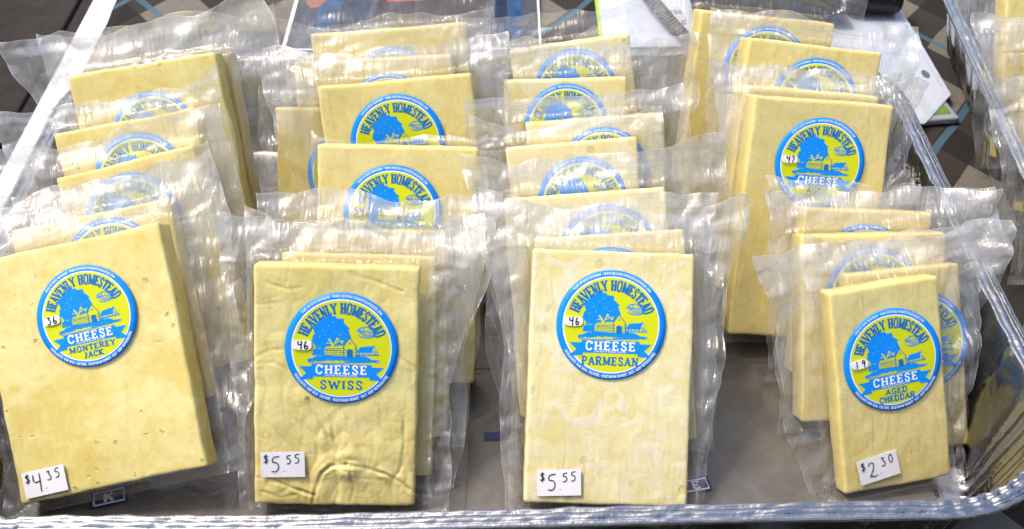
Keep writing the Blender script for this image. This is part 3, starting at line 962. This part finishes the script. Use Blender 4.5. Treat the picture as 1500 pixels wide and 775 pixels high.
FLOOR = 0.47
def make_bag(parent, M, style, w, h, t, seed, lab, mg, full, wallx=None, hz=1.0):
    """mg: left, right, top, bottom margins, flare at the two top corners, curl of the flap"""
    ml, mr, mt, mb, fl_l, fl_r, curl = mg
    if mt > .6:
        ml += .35; mr += .35; mt += .35
    rr = random.Random(seed * 7 + 1)
    nin_x, nin_y, nm, nt = ((90, 130, 15, 19) if style == 'swiss' else (38, 50, 15, 19)) if full else (20, 28, 13, 17)
    dense = [0, 0.04, 0.14, 0.3]
    taus = [(k / nm) ** 1.35 for k in range(1, nm + 1)]; taus.insert(-1, .975)
    S = [(-1, tt) for tt in reversed(taus)] + [(0, x) for x in lines(-w / 2, w / 2, nin_x, dense)] + [(1, tt) for tt in taus]
    tt_ = [(k / nt) ** 1.25 for k in range(1, nt + 1)]; tt_.insert(-1, .975)
    tb_ = [(k / 5) for k in range(5, 0, -1)]
    Q = [(-1, q) for q in tb_] + [(0, y) for y in lines(0, h, nin_y, dense)] + [(1, q) for q in tt_]
    kf = rr.uniform(.45, .75)
    Mi = M.inverted()
    NX, NY = len(S), len(Q)
    vt, marg, uv = [], [], []
    sheets = []
    for side in (0, 1):
        for (qz, qv) in Q:
            for (sz, sv) in S:
                if qz == 0: b = qv
                elif qz > 0: b = h + qv * mt
                else: b = -qv * mb
                up = sstep(0.45 * h, h + mt, b)
                low = sstep(0.35 * h, 0, b)
                edge_w = 0.92 + 0.50 * nz(b * .17, seed, 2.2 + sz) + 0.12 * nz(b * .5, seed, 5.2 + sz)
                if sz == 0: a = sv
                elif sz > 0: a = w / 2 + sv * (mr * edge_w * (1 - .25 * low) + fl_r * up ** 1.5)
                else: a = -w / 2 - sv * (ml * edge_w * (1 - .25 * low) + fl_l * up ** 1.5)
                if qz > 0:
                    b += qv * (0.75 * nz(a * .24, seed, 9.0) + 0.28 * nz(a * .7, seed, 4.0)) + (qv * .35 * sv if sz else 0)
                dx = max(abs(a) - w / 2, 0); dy = max(b - h, -b, 0)
                d = math.hypot(dx, dy)
                inside = d < 1e-6
                el = 0.30 + 0.28 * abs(nz(a * .55, b * .55, seed + 1.5)) + (0.12 if qz > 0 else 0)
                g = 1 - math.exp(-d / el)
                if side == 0:
                    n = 0.045 - (t * kf + 0.045) * g
                    if inside:
                        ee = min(w / 2 - abs(a), b, h - b)
                        n += relief(style, a, b, w, h, seed, lab)
                        n += sstep(1.0, .0, ee) * (0.05 * abs(nz(a * 1.2, b * 1.2, seed + 8)) + 0.03 * abs(nz(a * 3.1, b * 3.1, seed + 4)))
                else:
                    n = -t - 0.045 + (t * (1 - kf) + 0.02) * g
                # tension folds that run out from the cheese, ripples and curls of the free film
                if d > 0:
                    ang = math.atan2((b - h / 2) / h, a / w) * 9
                    fold = nz(ang * .55, d * .25, seed + 3.3) * .30 + abs(nz(ang * .9, d * .3, seed + 6.1)) * .14
                    rip = fold * sstep(0, 1.0, d) * (.35 + .55 * sstep(.3, 2.6, d))
                    rip += abs(nz(a * .75, b * .75, seed + 2.7)) * .62 * sstep(.15, 1.0, d)
                    rip += nz(a * .26, b * .26, seed + 7.9) * .42 * d ** 1.1 * .8
                    rip += abs(nz(a * 1.9, b * 1.9, seed + .7)) * .17 * sstep(.1, .6, d)
                    if qz > 0: rip += (curl + .20 * nz(a * .30, seed, 8.8)) * dy * dy + .10 * abs(nz(a * 1.4 + b * .5, seed, 2.9)) * sstep(.2, .8, dy)
                    if dx > 0: rip += (0.26 * dx * dx) * nz(b * .28, seed, 3.0 * sz)
                    n += rip
                p = Vector((a, b, n)) * CM
                wv = M @ p
                ch = False
                zmin = (FLOOR + (0.05 if side == 0 else 0.0)) * CM
                if wv.z < zmin:
                    pen = zmin - wv.z
                    wv.z = zmin + 0.15 * CM * abs(nz(a, b, seed)) * min(1, pen / CM)
                    wv.y -= pen * 0.6
                    ch = True
                if wallx:
                    lim = (wallx[1] - 1.75 + 1.5 * min(1, max(0, wv.z / CM / RIMZ))) * CM
                    liml = (wallx[0] + 1.75 - 1.5 * min(1, max(0, wv.z / CM / RIMZ))) * CM
                    if wv.z < RIMZ * CM:
                        if wv.x > lim: wv.x = lim; ch = True
                        if wv.x < liml: wv.x = liml; ch = True
                        if wv.y < 0.017: wv.y = 0.017 + (0.017 - wv.y) * .1; wv.z += 0.002; ch = True
                if ch: p = Mi @ wv
                vt.append((p.x, p.y, p.z)); 
                mv = sstep(0.05, .9, d) * (0.36 + 0.64 * sstep(.7 * h, h + .4, b))
                if qz > 0 and .60 < qv < .80: mv += .45            # welded band
                if (qz > 0 and qv == 1.0) or (sz and sv == 1.0): mv += 1.0   # cut edge of the film: the light it catches, painted in as haze
                marg.append(mv * hz); uv.append((a, b + side * 40))
    fc = []
    for side in (0, 1):
        o = side * NX * NY
        for j in range(NY - 1):
            for i in range(NX - 1):
                q = o + j * NX + i
                f = (q, q + 1, q + NX + 1, q + NX)
                if side == 1:                      # behind the block the film is out of sight; past the weld the two sheets are one
                    dm = max(marg[k] for k in f); dn = min(marg[k] for k in f)
                    if dn > 0.30 * hz or dm <= 0.0: continue
                fc.append(f if side == 0 else f[::-1])
    o = meshobj('bag', vt, fc, M_FILM, parent, True, 1.0)
    me = o.data
    at = me.attributes.new('margin', 'FLOAT', 'POINT')
    at.data.foreach_set('value', marg)
    ul = me.uv_layers.new(name='film')
    buf = []
    for lp in me.loops: buf += uv[lp.vertex_index]
    ul.data.foreach_set('uv', buf)
    return o

def packet(style, spec, seed, label, group, diam, lab_uv, lab_rot, mg, full=False, price=None, weight=None, wallx=(-25.5, 26.0), hz=1.0):
    x, y, z, w, h, t, e, roll, yaw = spec
    M = packet_frame((x, y, z), R(e), R(roll), R(yaw))
    root = empty('cheese_packet')
    root.matrix_world = M
    tag(root, label, 'cheese', group)
    lc = (-w / 2 + lab_uv[0] * w, h - lab_uv[1] * h)
    lab = (lc, diam / 2, full)
    make_cheese(root, style, w, h, t, seed, lab, full)
    make_bag(root, M, style, w, h, t, seed, lab, mg, full, wallx, hz)
    base = 0.080 + max(0, relief(style, lc[0], lc[1], w, h, seed, lab))
    add_label(root, style, lc[0], lc[1], base, diam, R(lab_rot))
    s = diam / 2
    if weight:
        ca, sa = math.cos(R(lab_rot)), math.sin(R(lab_rot))
        wx, wy = -.69 * s, .05 * s
        weight_sticker(root, weight, lc[0] + wx * ca - wy * sa, lc[1] + wx * sa + wy * ca, base + 0.04 + .05, R(lab_rot), s * .56)
    if price:
        txt, pu, pv, prot = price
        px, py = -w / 2 + pu * w, h - pv * h
        pb = 0.12 + max(0, max(relief(style, px + dx, py + dy, w, h, seed, lab) for dx in (-1, -.5, 0, .5, 1) for dy in (-.6, 0, .6)))
        price_sticker(root, txt, px, py, pb, R(prot))
    return root

DM = (1.5, 1.6, 1.9, .7, 1.0, 1.0, 0.02)   # usual bag margins
rowg = {'jack': 'row of monterey jack packets', 'swiss': 'row of swiss packets', 'parm': 'row of parmesan packets', 'cheddar': 'row of aged cheddar packets'}
nm_ = {'jack': 'Monterey Jack', 'swiss': 'Swiss', 'parm': 'Parmesan', 'cheddar': 'aged cheddar'}
ordw = ['first', 'second', 'third', 'fourth', 'fifth', 'sixth', 'seventh', 'eighth', 'ninth']
#            spec (x, y, z, w, h, t, lean, roll, yaw), label diameter, label centre u v, label rotation, margins, extras
ROWS = {
 'jack': [
  ((-17.40, 4.80, 2.48, 9.28, 11.91, 1.7, 46.6, 14.8, -4.9), 4.90, (.535, .31), 0, (1.4, 2.3, 2.3, .6, .9, .4, -.03), dict(price=(('4', '3', '5'), .155, .925, 1), weight='36', full=True)),
  ((-17.74, 9.73, 2.08, 8.23, 10.40, 1.6, 50.0, 11.1, 0.0), 4.9, (.58, .27), 0, (2.6, 1.6, 1.5, .7, .9, .7, .02), {}),
  ((-15.68, 12.17, 2.21, 7.47, 11.60, 1.8, 53.0, 13.1, 0.0), 5.0, (.46, .265), 0, (3.4, 1.0, 1.5, .7, 1.6, .2, .05), {}),
  ((-16.74, 15.21, 2.08, 7.69, 12.00, 1.9, 56.0, 10.3, 0.0), 5.0, (.53, .27), 0, (2.2, 1.0, 1.0, .7, 1.5, .2, -.02), {}),
  ((-16.83, 19.67, 1.98, 8.39, 12.70, 1.9, 59.0, 8.7, 0.0), 4.75, (.50, .31), -3, (1.8, 1.9, 1.9, .7, 1.2, 1.4, .03), {}),
  ((-17.33, 22.53, 1.83, 8.85, 11.30, 1.9, 61.0, 6.8, 0.0), 5.0, (.50, .36), 0, (1.3, 1.6, 2.0, .7, .6, 1.2, .05), {}),
 ],
 'swiss': [
  ((-6.96, 4.38, 1.28, 7.72, 11.67, 1.2, 56.8, -3.0, 1.3), 5.35, (.535, .335), 0, (.8, 1.7, 1.7, .5, .8, 1.7, -.02), dict(price=(('5', '5', '5'), .18, .825, 2), weight='46', full=True)),
  ((-6.17, 6.20, 1.30, 7.58, 10.90, 1.2, 53.0, -2.4, 0.0), 5.1, (.5, .36), 0, (1.2, 1.5, 1.3, .7, .6, 1.2, .02), {}),
  ((-5.39, 8.45, 1.47, 7.34, 10.50, 1.6, 54.0, -1.5, 0.0), 5.1, (.5, .36), 0, (1.2, 1.4, 1.4, .7, .9, .7, .0), {}),
  ((-4.42, 12.02, 1.65, 8.26, 12.50, 2.0, 57.0, -1.8, 0.0), 5.10, (.47, .28), 0, (.35, .35, .35, .4, .1, .1, .0), dict(weight='54')),
  ((-3.51, 18.45, 1.65, 8.53, 12.50, 1.8, 60.0, 4.7, 0.0), 5.25, (.48, .27), 0, (1.7, 1.3, 1.5, .7, 1.4, .5, -.06), {}),
  ((-7.88, 21.06, 1.11, 7.76, 10.00, 1.3, 61.0, -0.6, 0.0), 5.0, (.55, .38), 0, (.5, 1.0, .8, .5, .2, .3, .0), {}),
  ((-5.67, 23.70, 1.37, 9.31, 11.20, 1.6, 62.0, 2.4, 0.0), 5.0, (.58, .30), 0, (1.8, 1.2, 1.9, .7, 1.6, .8, .02), dict(hz=.6)),
  ((-4.50, 25.85, 1.44, 9.28, 11.80, 1.6, 64.0, 3.9, 0.0), 5.0, (.50, .30), 0, (1.8, .9, 2.3, .7, 1.2, .5, .03), dict(hz=.3)),
 ],
 'parm': [
  ((6.07, 3.84, 1.68, 7.83, 12.16, 1.6, 48.0, -3.2, 0.7), 5.25, (.495, .29), 0, (1.0, 1.1, 1.9, .5, 1.5, 1.3, .00), dict(price=(('5', '5', '5'), .21, .915, 3), weight='46', full=True)),
  ((7.25, 7.59, 1.56, 7.54, 10.70, 1.5, 51.0, 3.2, 0.0), 5.1, (.48, .30), 0, (1.4, 1.0, 1.3, .7, .8, .4, .02), {}),
  ((6.26, 9.63, 1.81, 8.26, 11.30, 1.9, 53.0, 3.7, 0.0), 5.1, (.62, .285), -2, (1.0, 2.2, 1.6, .7, .6, 1.0, -.02), {}),
  ((5.97, 13.94, 1.57, 6.94, 11.60, 1.6, 56.0, 4.5, 0.0), 4.85, (.55, .28), 2, (1.2, .9, .9, .7, .4, .4, .02), {}),
  ((7.08, 16.24, 1.54, 7.46, 11.60, 1.7, 58.0, 3.4, 0.0), 4.9, (.55, .255), 0, (2.1, .9, .9, .7, .7, .3, -.03), {}),
  ((5.21, 19.69, 1.40, 6.94, 12.00, 1.8, 60.0, 1.0, 0.0), 4.75, (.50, .22), 1, (1.0, 2.9, 1.5, .7, .8, 1.4, .01), {}),
  ((6.95, 23.43, 1.67, 6.98, 12.00, 1.8, 63.0, 7.5, 0.0), 4.9, (.50, .235), -5, (1.6, 2.0, 1.5, .7, 1.0, 1.0, .05), dict(hz=.45)),
 ],
 'cheddar': [
  ((20.69, 5.17, 1.13, 5.67, 10.14, 1.2, 56.5, 0.4, 11.0), 5.05, (.52, .37), 2, (2.3, 1.9, 1.7, .8, 1.3, 1.8, .00), dict(price=(('2', '3', '0'), .31, .885, 8), weight='19', full=True)),
  ((22.04, 7.25, 1.21, 5.86, 9.30, 1.2, 53.0, 1.0, 6.0), 5.05, (.60, .40), 0, (1.2, 1.2, 1.4, .7, .8, 1.6, .02), {}),
  ((20.27, 9.05, 1.57, 7.42, 9.60, 1.8, 54.0, -1.2, 3.0), 5.0, (.5, .33), 0, (1.2, 1.5, 1.8, .7, .5, 1.6, .03), {}),
  ((20.09, 12.23, 1.51, 6.80, 8.90, 1.5, 57.0, -5.0, 3.0), 5.0, (.5, .36), 0, (1.3, 1.6, .9, .7, .5, 1.5, .0), dict(hz=.6)),
  ((17.42, 14.83, 1.81, 7.61, 13.00, 2.0, 60.0, -6.3, 3.0), 4.85, (.515, .255), 0, (1.0, 1.0, .9, .7, .6, 1.2, -.02), dict(weight='47')),
  ((17.55, 18.43, 1.78, 7.78, 11.60, 1.9, 61.0, -6.9, 3.0), 5.0, (.5, .34), 0, (1.0, 1.0, .8, .7, .5, .5, .02), {}),
  ((17.77, 21.14, 2.09, 7.80, 12.50, 2.2, 62.0, -8.5, 3.0), 5.0, (.55, .255), 2, (1.2, 1.5, 1.0, .7, .4, .6, .02), {}),
  ((15.85, 24.75, 1.89, 8.09, 12.50, 2.2, 64.0, -7.5, 3.0), 5.1, (.53, .245), 0, (.9, 1.2, 1.8, .7, .3, .4, .04), dict(hz=.3)),
 ],
}
seed = 10
for style, rowl in ROWS.items():
    for i, (spec, diam, luv, lrot, mg, ex) in enumerate(rowl):
        seed += 1
        if 'price' in ex:
            d = ex['price'][0]
            lb = 'vacuum-packed %s block with handwritten price sticker $%s.%s%s' % (nm_[style], *d)
        else:
            lb = 'vacuum-packed %s block, %s packet back in its row' % (nm_[style], ordw[i])
        packet(style, spec, seed, lb, rowg[style], diam, luv, lrot, mg, **ex)

# packets of the other tray
for i, (spec, lb) in enumerate((
    ((38.59, 31.32, 1.9, 8.34, 10.50, 1.8, 60.0, 1.9, 0.0), 'rear cheese packet in the tray beyond the phone'),
    ((37.94, 25.33, 1.9, 7.98, 10.00, 1.8, 58.0, 0.9, 0.0), 'middle cheese packet in the tray beyond the phone'),
    ((36.85, 19.77, 1.9, 7.92, 9.50, 1.8, 57.0, 1.4, 0.0), 'foremost cheese packet in the tray beyond the phone'))):
    packet('jack', spec, 60 + i, lb, 'packets in the other tray', 5.0, (.62, .40), 0, (1.7, 1.5, 1.7, .7, 1.2, .8, .02), wallx=None)

# ------------------------------------------------------------------ flat cold packs on the tray floor
M_PACK = Nodes('smoky pouch film')
_f = M_PACK.noise(M_PACK.obj(), 60, 4, 0.6, 0.8)
M_PACK.principled(M_PACK.mix(M_PACK.ramp(_f, .2, .8), (0.085, 0.077, 0.068), (0.15, 0.138, 0.122)), 0.20, 0, 0.6, M_PACK.bump(_f, 0.22, 0.002))
M_PACK = M_PACK.mat
M_NAVY = plain('navy print', (0.012, 0.025, 0.12), 0.4)
def cold_pack(cx, cy, w, d, rot, label, mark=None, seed=0):
    t = tag(empty('cold_pack', (cx * CM, cy * CM, 0.0027 + 0.00025 * (seed % 3))), label, 'cold pack', 'flat cold packs on the tray floor')
    t.rotation_euler.z = R(rot)
    NX, NY = 26, 26
    vt, fc = [], []
    for s in (1, 0):
        for j in range(NY + 1):
            for i in range(NX + 1):
                u, v = i / NX * 2 - 1, j / NY * 2 - 1
                e = (1 - abs(u) ** 8) * (1 - abs(v) ** 10)
                z = 0.02 + s * (0.05 + 0.10 * e + 0.05 * nz(u * 4, v * 4, seed) * e)
                vt.append((u * w / 2, v * d / 2, z))
    W = NX + 1
    for s in range(2):
        o = s * W * (NY + 1)
        for j in range(NY):
            for i in range(NX):
                q = o + j * W + i
                f = (q, q + 1, q + W + 1, q + W)
                fc.append(f if s == 0 else f[::-1])
    p = meshobj('pouch', vt, fc, M_PACK, t)
    # welded seam bar along the rear edge
    bars = []
    for k in range(2):
        boxmesh('seam', -w / 2 + .2, w / 2 - .2, d / 2 - .28 - k * .35, d / 2 - .10 - k * .35, 0.08, 0.14, M_PACK, t, .02)
    if mark:
        ch, mx, my, mrot, msc = mark
        pr = Print()
        pr.poly([(-1, -.6), (1, -.6), (1, .6), (-1, .6)], 0)
        o = meshobj('printed_mark', [(x, y, z) for x, y, z in pr.v], pr.f, M_NAVY, t, False)
        o.location = (mx * CM, my * CM, 0.215 * CM); o.rotation_euler.z = R(mrot); o.scale = (msc, msc, 1)
        if not ch: return t
        pr = Print()
        pr.line([(-.8, -.42), (.8, -.42), (.8, .42), (-.8, .42), (-.8, -.42)], .13)
        pr.straight(ch, 0, -.3, .6, .75, .1, .18, .14, 0)
        meshobj('mark_lettering', [(x, y, z + .03) for x, y, z in pr.v], pr.f, M_WHITE, o, False)
    return t
cp = 0
for (cx, cy, w, d, rot, mk, lb) in (
    (-17.9, 8.4, 12.0, 12.4, 1, None, 'flat smoky cold pack under the $4.35 Monterey Jack packet'),
    (-6.3, 8.4, 11.4, 12.5, -1, None, 'flat smoky cold pack under the $5.55 Swiss packet'),
    (4.9, 8.3, 11.4, 12.4, 1, ('', -4.2, 1.0, 3, .45), 'flat smoky cold pack under the $5.55 Parmesan packet'),
    (16.2, 8.4, 13.0, 12.5, -1, ('E', -5.35, -2.65, 12, .75), 'flat smoky cold pack between the Parmesan and cheddar fronts, marked E'),
    (-17.4, 20.7, 12.6, 12.5, -1, None, 'flat smoky cold pack under the rear Monterey Jack packets'),
    (-5.0, 20.6, 12.4, 12.6, 1, None, 'flat smoky cold pack under the rear Swiss packets'),
    (6.9, 20.7, 11.9, 12.5, -1, None, 'flat smoky cold pack under the rear Parmesan packets'),
    (18.6, 20.6, 12., 12.5, 1, None, 'flat smoky cold pack under the rear cheddar packets')):
    cp += 1
    if cp == 1: mk = ('K', -.45, -2.75, 14, .9)
    cold_pack(cx, cy, w, d, rot, lb, mk, cp)

# ------------------------------------------------------------------ things behind the tray
def card(name, pts, z0, z1, mat, parent=None):
    n = len(pts)
    vt = [(x, y, z1) for x, y in pts] + [(x, y, z0) for x, y in pts]
    fc = [list(range(n)), [2 * n - 1 - i for i in range(n)]] + [(i, n + i, n + (i + 1) % n, (i + 1) % n) for i in range(n)]
    return meshobj(name, vt, fc, mat, parent, False)

M_JEAN = plain('printed denim blue', (0.018, 0.06, 0.15), 0.5, 0.2, 0, 0.4, 90)
M_JEAN2 = plain('printed dark denim', (0.008, 0.02, 0.05), 0.5, 0.2, 0, 0.4, 90)
M_SKIN = plain('printed skin tone', (0.28, 0.10, 0.05), 0.5, 0.2, 0, 0.15, 200)
M_RED = plain('printed red', (0.38, 0.03, 0.02), 0.3)
M_GROUND = plain('printed grey ground', (0.05, 0.055, 0.07), 0.5, 0.2, 0, 0.2, 60)
M_DARKP = plain('printed shadow', (0.03, 0.02, 0.017), 0.5, 0.2, 0, 0.3, 60)
ph = tag(empty('printed_photo', (-0.053, 0.585, 0.003)), 'glossy printed photo of people in blue jeans lying behind the tray', 'photo')
def rel(pts): return [(x + 5.3, y - 58.5) for x, y in pts]
card('print_sheet', rel([(-15.6, 48.5), (4.7, 48.3), (4.9, 68), (-15.4, 68)]), 0.0, 0.06, M_STICK, ph)
card('printed_ground', rel([(-15.3, 48.7), (4.55, 48.5), (4.7, 67.8), (-15.1, 67.8)]), 0.062, 0.075, M_GROUND, ph)
card('printed_shade', rel([(-8.6, 50.5), (.4, 50.5), (.4, 60), (-8.6, 60)]), 0.076, 0.084, M_DARKP, ph)
for (q, m_) in (([(-13.6, 49.5), (-12.2, 49.5), (-11.6, 55), (-9.6, 62), (-13.8, 62), (-13.4, 55)], M_JEAN),
                ([(-11.3, 49.5), (-9.6, 49.5), (-9.2, 55), (-8.4, 62), (-10.9, 62), (-11.5, 55)], M_JEAN2),
                ([(1.2, 50), (2.0, 50), (2.1, 56), (2.0, 62), (.9, 62), (1.2, 56)], M_JEAN2),
                ([(2.2, 50), (3.2, 50), (3.3, 56), (3.2, 62), (2.3, 62), (2.25, 56)], M_JEAN)):
    card('printed_jeans', rel(q), 0.086, 0.096, m_, ph)
card('printed_hand', rel([(-14.6, 56.9), (-14.5, 55.9), (-14.1, 55.2), (-13.8, 55.0), (-13.5, 55.1), (-13.3, 55.3), (-13.1, 55.9), (-12.8, 56.6), (-13.2, 57.6), (-14.2, 58.2)]), 0.098, 0.108, M_SKIN, ph)
card('printed_red_cloth', rel([(-7.8, 56.0), (-4.8, 56.2), (-4.6, 60), (-7.9, 60)]), 0.098, 0.108, M_RED, ph)

# clipboard with a printed list
M_GREEN = plain('lime plastic edge', (0.30, 0.48, 0.02), 0.35)
M_PAPER = plain('shade-tinted white paper', (0.46, 0.49, 0.58), 0.7, 0.3, 0, 0.03, 40)  # bluish shade over the white sheets is put into their colour
cb = tag(empty('document_folder', (0.15, 0.58, 0.003)), 'lime-edged folder holding a white printed sheet, behind the Parmesan row', 'folder')
card('cover', [(-5.75, -13), (8, -13.2), (8.2, 12), (-5.4, 12)], 0.0, 0.16, M_GREEN, cb)
sh = card('sheet', [(-5.45, -12.8), (8, -13.0), (8.1, 11.8), (-5.15, 11.8)], 0.162, 0.20, M_PAPER, cb)
pr = Print()
for txt, x, y, s_ in (('CSE.', .95, -4.6, .55), ('ILC', .95, -6.3, .62)):
    pr.straight(txt, x, y, s_, s_ * .85, .08, .11, .08, .05)
for k in range(5):
    pr.line([(-1.6 + .3 * (k % 2), -1.2 + k * 1.25), (.8, -1.1 + k * 1.25)], .10)
pr.straight('CHS', -.6, -.85, .40, .36, .05, .08, .06, 0)
meshobj('printed_text', [(x, y, z * 3 + .204) for x, y, z in pr.v], pr.f, M_PEN, sh, False)

# clear page sleeve with a punched edge
def mat_sleeve():
    m = Nodes('clear page sleeve')
    tr = m.n('BsdfTransparent'); df = m.n('BsdfDiffuse'); gl = m.n('BsdfGlossy')
    df.inputs[0].default_value = (0.75, 0.80, 0.92, 1); gl.inputs['Roughness'].default_value = 0.12
    a = m.n('MixShader'); a.inputs[0].default_value = 0.35
    m.l(tr.outputs[0], a.inputs[1]); m.l(df.outputs[0], a.inputs[2])
    b = m.n('MixShader'); b.inputs[0].default_value = 0.10
    m.l(a.outputs[0], b.inputs[1]); m.l(gl.outputs[0], b.inputs[2])
    m.l(b.outputs[0], m.out.inputs[0])
    return m.mat
M_SLEEVE = mat_sleeve()
M_DOT = plain('embossed dot grey', (0.42, 0.45, 0.52), 0.4)
sl = tag(empty('page_sleeve', (0.26, 0.54, 0.0068)), 'clear punched page sleeve with a white sheet inside, beside the phone', 'page sleeve')
def srel(pts): return [(x - 26, y - 54) for x, y in pts]
card('sheet', srel([(23.4, 38.2), (31.6, 37.6), (32.1, 72), (23.6, 72)]), 0.0, 0.03, M_PAPER, sl)
card('cover_film', srel([(22.8, 37.4), (31.3, 36.9), (34.3, 40.6), (34.2, 50), (33.7, 72.5), (23.0, 72.5)]), 0.10, 0.13, M_SLEEVE, sl)
card('punched_strip', srel([(32.4, 38.6), (34.3, 40.7), (34.2, 50), (33.7, 72.4), (32.3, 72.4)]), 0.05, 0.08, M_PAPER, sl)
dots = Print()
for k in range(95):
    y = 41.0 + k * .33
    for bx in (33.95 - (y - 41) * .018, 32.35):
        dots.poly([(bx - 26 + .07 * math.cos(a * math.pi / 3), y - 54 + .09 * math.sin(a * math.pi / 3)) for a in range(6)], .135)
meshobj('weld_dots', dots.v, dots.f, M_DOT, sl, False)
hole = [(33.25 - 26 + .28 * math.cos(a * math.pi / 10), 43.4 - 54 + .55 * math.sin(a * math.pi / 10)) for a in range(20)]
card('punch_hole', hole, .135, .145, plain('hole shadow cloth', (0.10, 0.10, 0.11), 0.9), sl)

# black tube lying on the sleeve
def tube(name, p, q, r, mat, label, cat):
    vt, fc = [], []
    p, q = Vector(p), Vector(q)
    ax = (q - p).normalized(); s_ = ax.orthogonal().normalized(); u_ = ax.cross(s_)
    L = (q - p).length
    sect = [(0, .0), (0, .8), (.12 * r, .93), (.3 * r, 1), (L * .25, 1), (L * .26, 1.05), (L * .30, 1.05), (L * .31, 1), (L - .3 * r, 1), (L - .12 * r, .93), (L, .8), (L, .0)]
    n = 28
    for d, k in sect:
        for i in range(n):
            a = 2 * math.pi * i / n
            vt.append(tuple(p + ax * d + (s_ * math.cos(a) + u_ * math.sin(a)) * max(r * k, .001)))
    for k in range(len(sect) - 1):
        for i in range(n):
            j = (i + 1) % n
            fc.append((k * n + i, k * n + j, (k + 1) * n + j, (k + 1) * n + i))
    o = meshobj(name, vt, fc, mat)
    return tag(o, label, cat)
M_BLACK = plain('black plastic', (0.014, 0.014, 0.016), 0.4, 0.4, 0, 0.3, 300)
tube('marker_tube', (29.4, 52.9, 2.2), (33.6, 52.6, 2.2), 1.3, M_BLACK, 'black cylindrical tube lying across the page sleeve', 'tube')

# black pouch with woven strap
M_FAB = plain('black pouch fabric', (0.018, 0.019, 0.024), 0.8, 0.2, 0, 0.5, 400)
bp = tag(empty('zip_pouch', (0.228, 0.562, 0.009)), 'black fabric pouch with a grey woven strap, behind the tray', 'pouch')
def pillow(w, d, h):
    vt, fc = [], []
    NX, NY = 26, 20
    for s in (1, -1):
        for j in range(NY + 1):
            for i in range(NX + 1):
                u, v = i / NX * 2 - 1, j / NY * 2 - 1
                e = max(0, (1 - abs(u) ** 4) * (1 - abs(v) ** 4)) ** .5
                vt.append((u * w / 2, v * d / 2, h / 2 + s * h / 2 * e + .15 * nz(u * 3, v * 3, s) * e))
    W = NX + 1
    for s in range(2):
        o = s * W * (NY + 1)
        for j in range(NY):
            for i in range(NX):
                q = o + j * W + i
                f = (q, q + 1, q + W + 1, q + W)
                fc.append(f if s == 0 else f[::-1])
    return vt, fc
v_, f_ = pillow(12.2, 12, 2.4)
meshobj('body', v_, f_, M_FAB, bp)
boxmesh('zip', -5.6, 5.6, -.25, .25, 2.5, 2.78, M_BLACK, bp, .08)
M_STRAP = Nodes('woven strap')
_t = M_STRAP.obj()
_w = M_STRAP.n('TexChecker'); _w.inputs['Scale'].default_value = 420
_w.inputs['Color1'].default_value = (0.02, 0.02, 0.022, 1); _w.inputs['Color2'].default_value = (0.16, 0.15, 0.14, 1)
M_STRAP.l(_t, _w.inputs['Vector'])
M_STRAP.principled(_w.outputs['Color'], 0.8, 0, 0.2)
M_STRAP = M_STRAP.mat
pts = [(-9.6, 1.0), (-9.0, -2.2), (-8.0, -5.2), (-6.9, -7.6), (-5.6, -8.6), (-4.2, -7.4), (-3.6, -5.0)]
vt, fc = [], []
for i, (x, y) in enumerate(pts):
    a_ = pts[max(0, i - 1)]; b_ = pts[min(len(pts) - 1, i + 1)]
    dx, dy = b_[0] - a_[0], b_[1] - a_[1]; L = math.hypot(dx, dy)
    ox, oy = -dy / L * .55, dx / L * .55
    z = .35 + .25 * math.sin(i * 1.3) + (.5 if i > 4 else 0)
    for zz in (z, z + .16):
        vt += [(x + ox, y + oy, zz), (x - ox, y - oy, zz)]
for i in range(len(pts) - 1):
    a_, b_ = i * 4, i * 4 + 4
    fc += [(a_, a_ + 1, b_ + 1, b_), (a_ + 2, b_ + 2, b_ + 3, a_ + 3), (a_, b_, b_ + 2, a_ + 2), (a_ + 1, a_ + 3, b_ + 3, b_ + 1)]
meshobj('strap', vt, fc, M_STRAP, bp)

# phone peeping out from under the sleeve
M_SILVER = plain('silver phone frame', (0.62, 0.63, 0.66), 0.25, 0.5, 0.8)
fone = tag(empty('mobile_phone', (0.3055, 0.430, 0.0010)), 'silver mobile phone with a green screen beside the tray corner', 'phone')
fone.rotation_euler.z = R(8)
boxmesh('body', -2.9, 2.9, -5.6, 5.6, 0, .55, M_SILVER, fone, .24)
boxmesh('screen', -2.45, 2.45, -5.0, 4.7, .5, .575, plain('green phone screen', (0.10, 0.20, 0.015), 0.12, 0.5, 0, .3, 30), fone, .01)
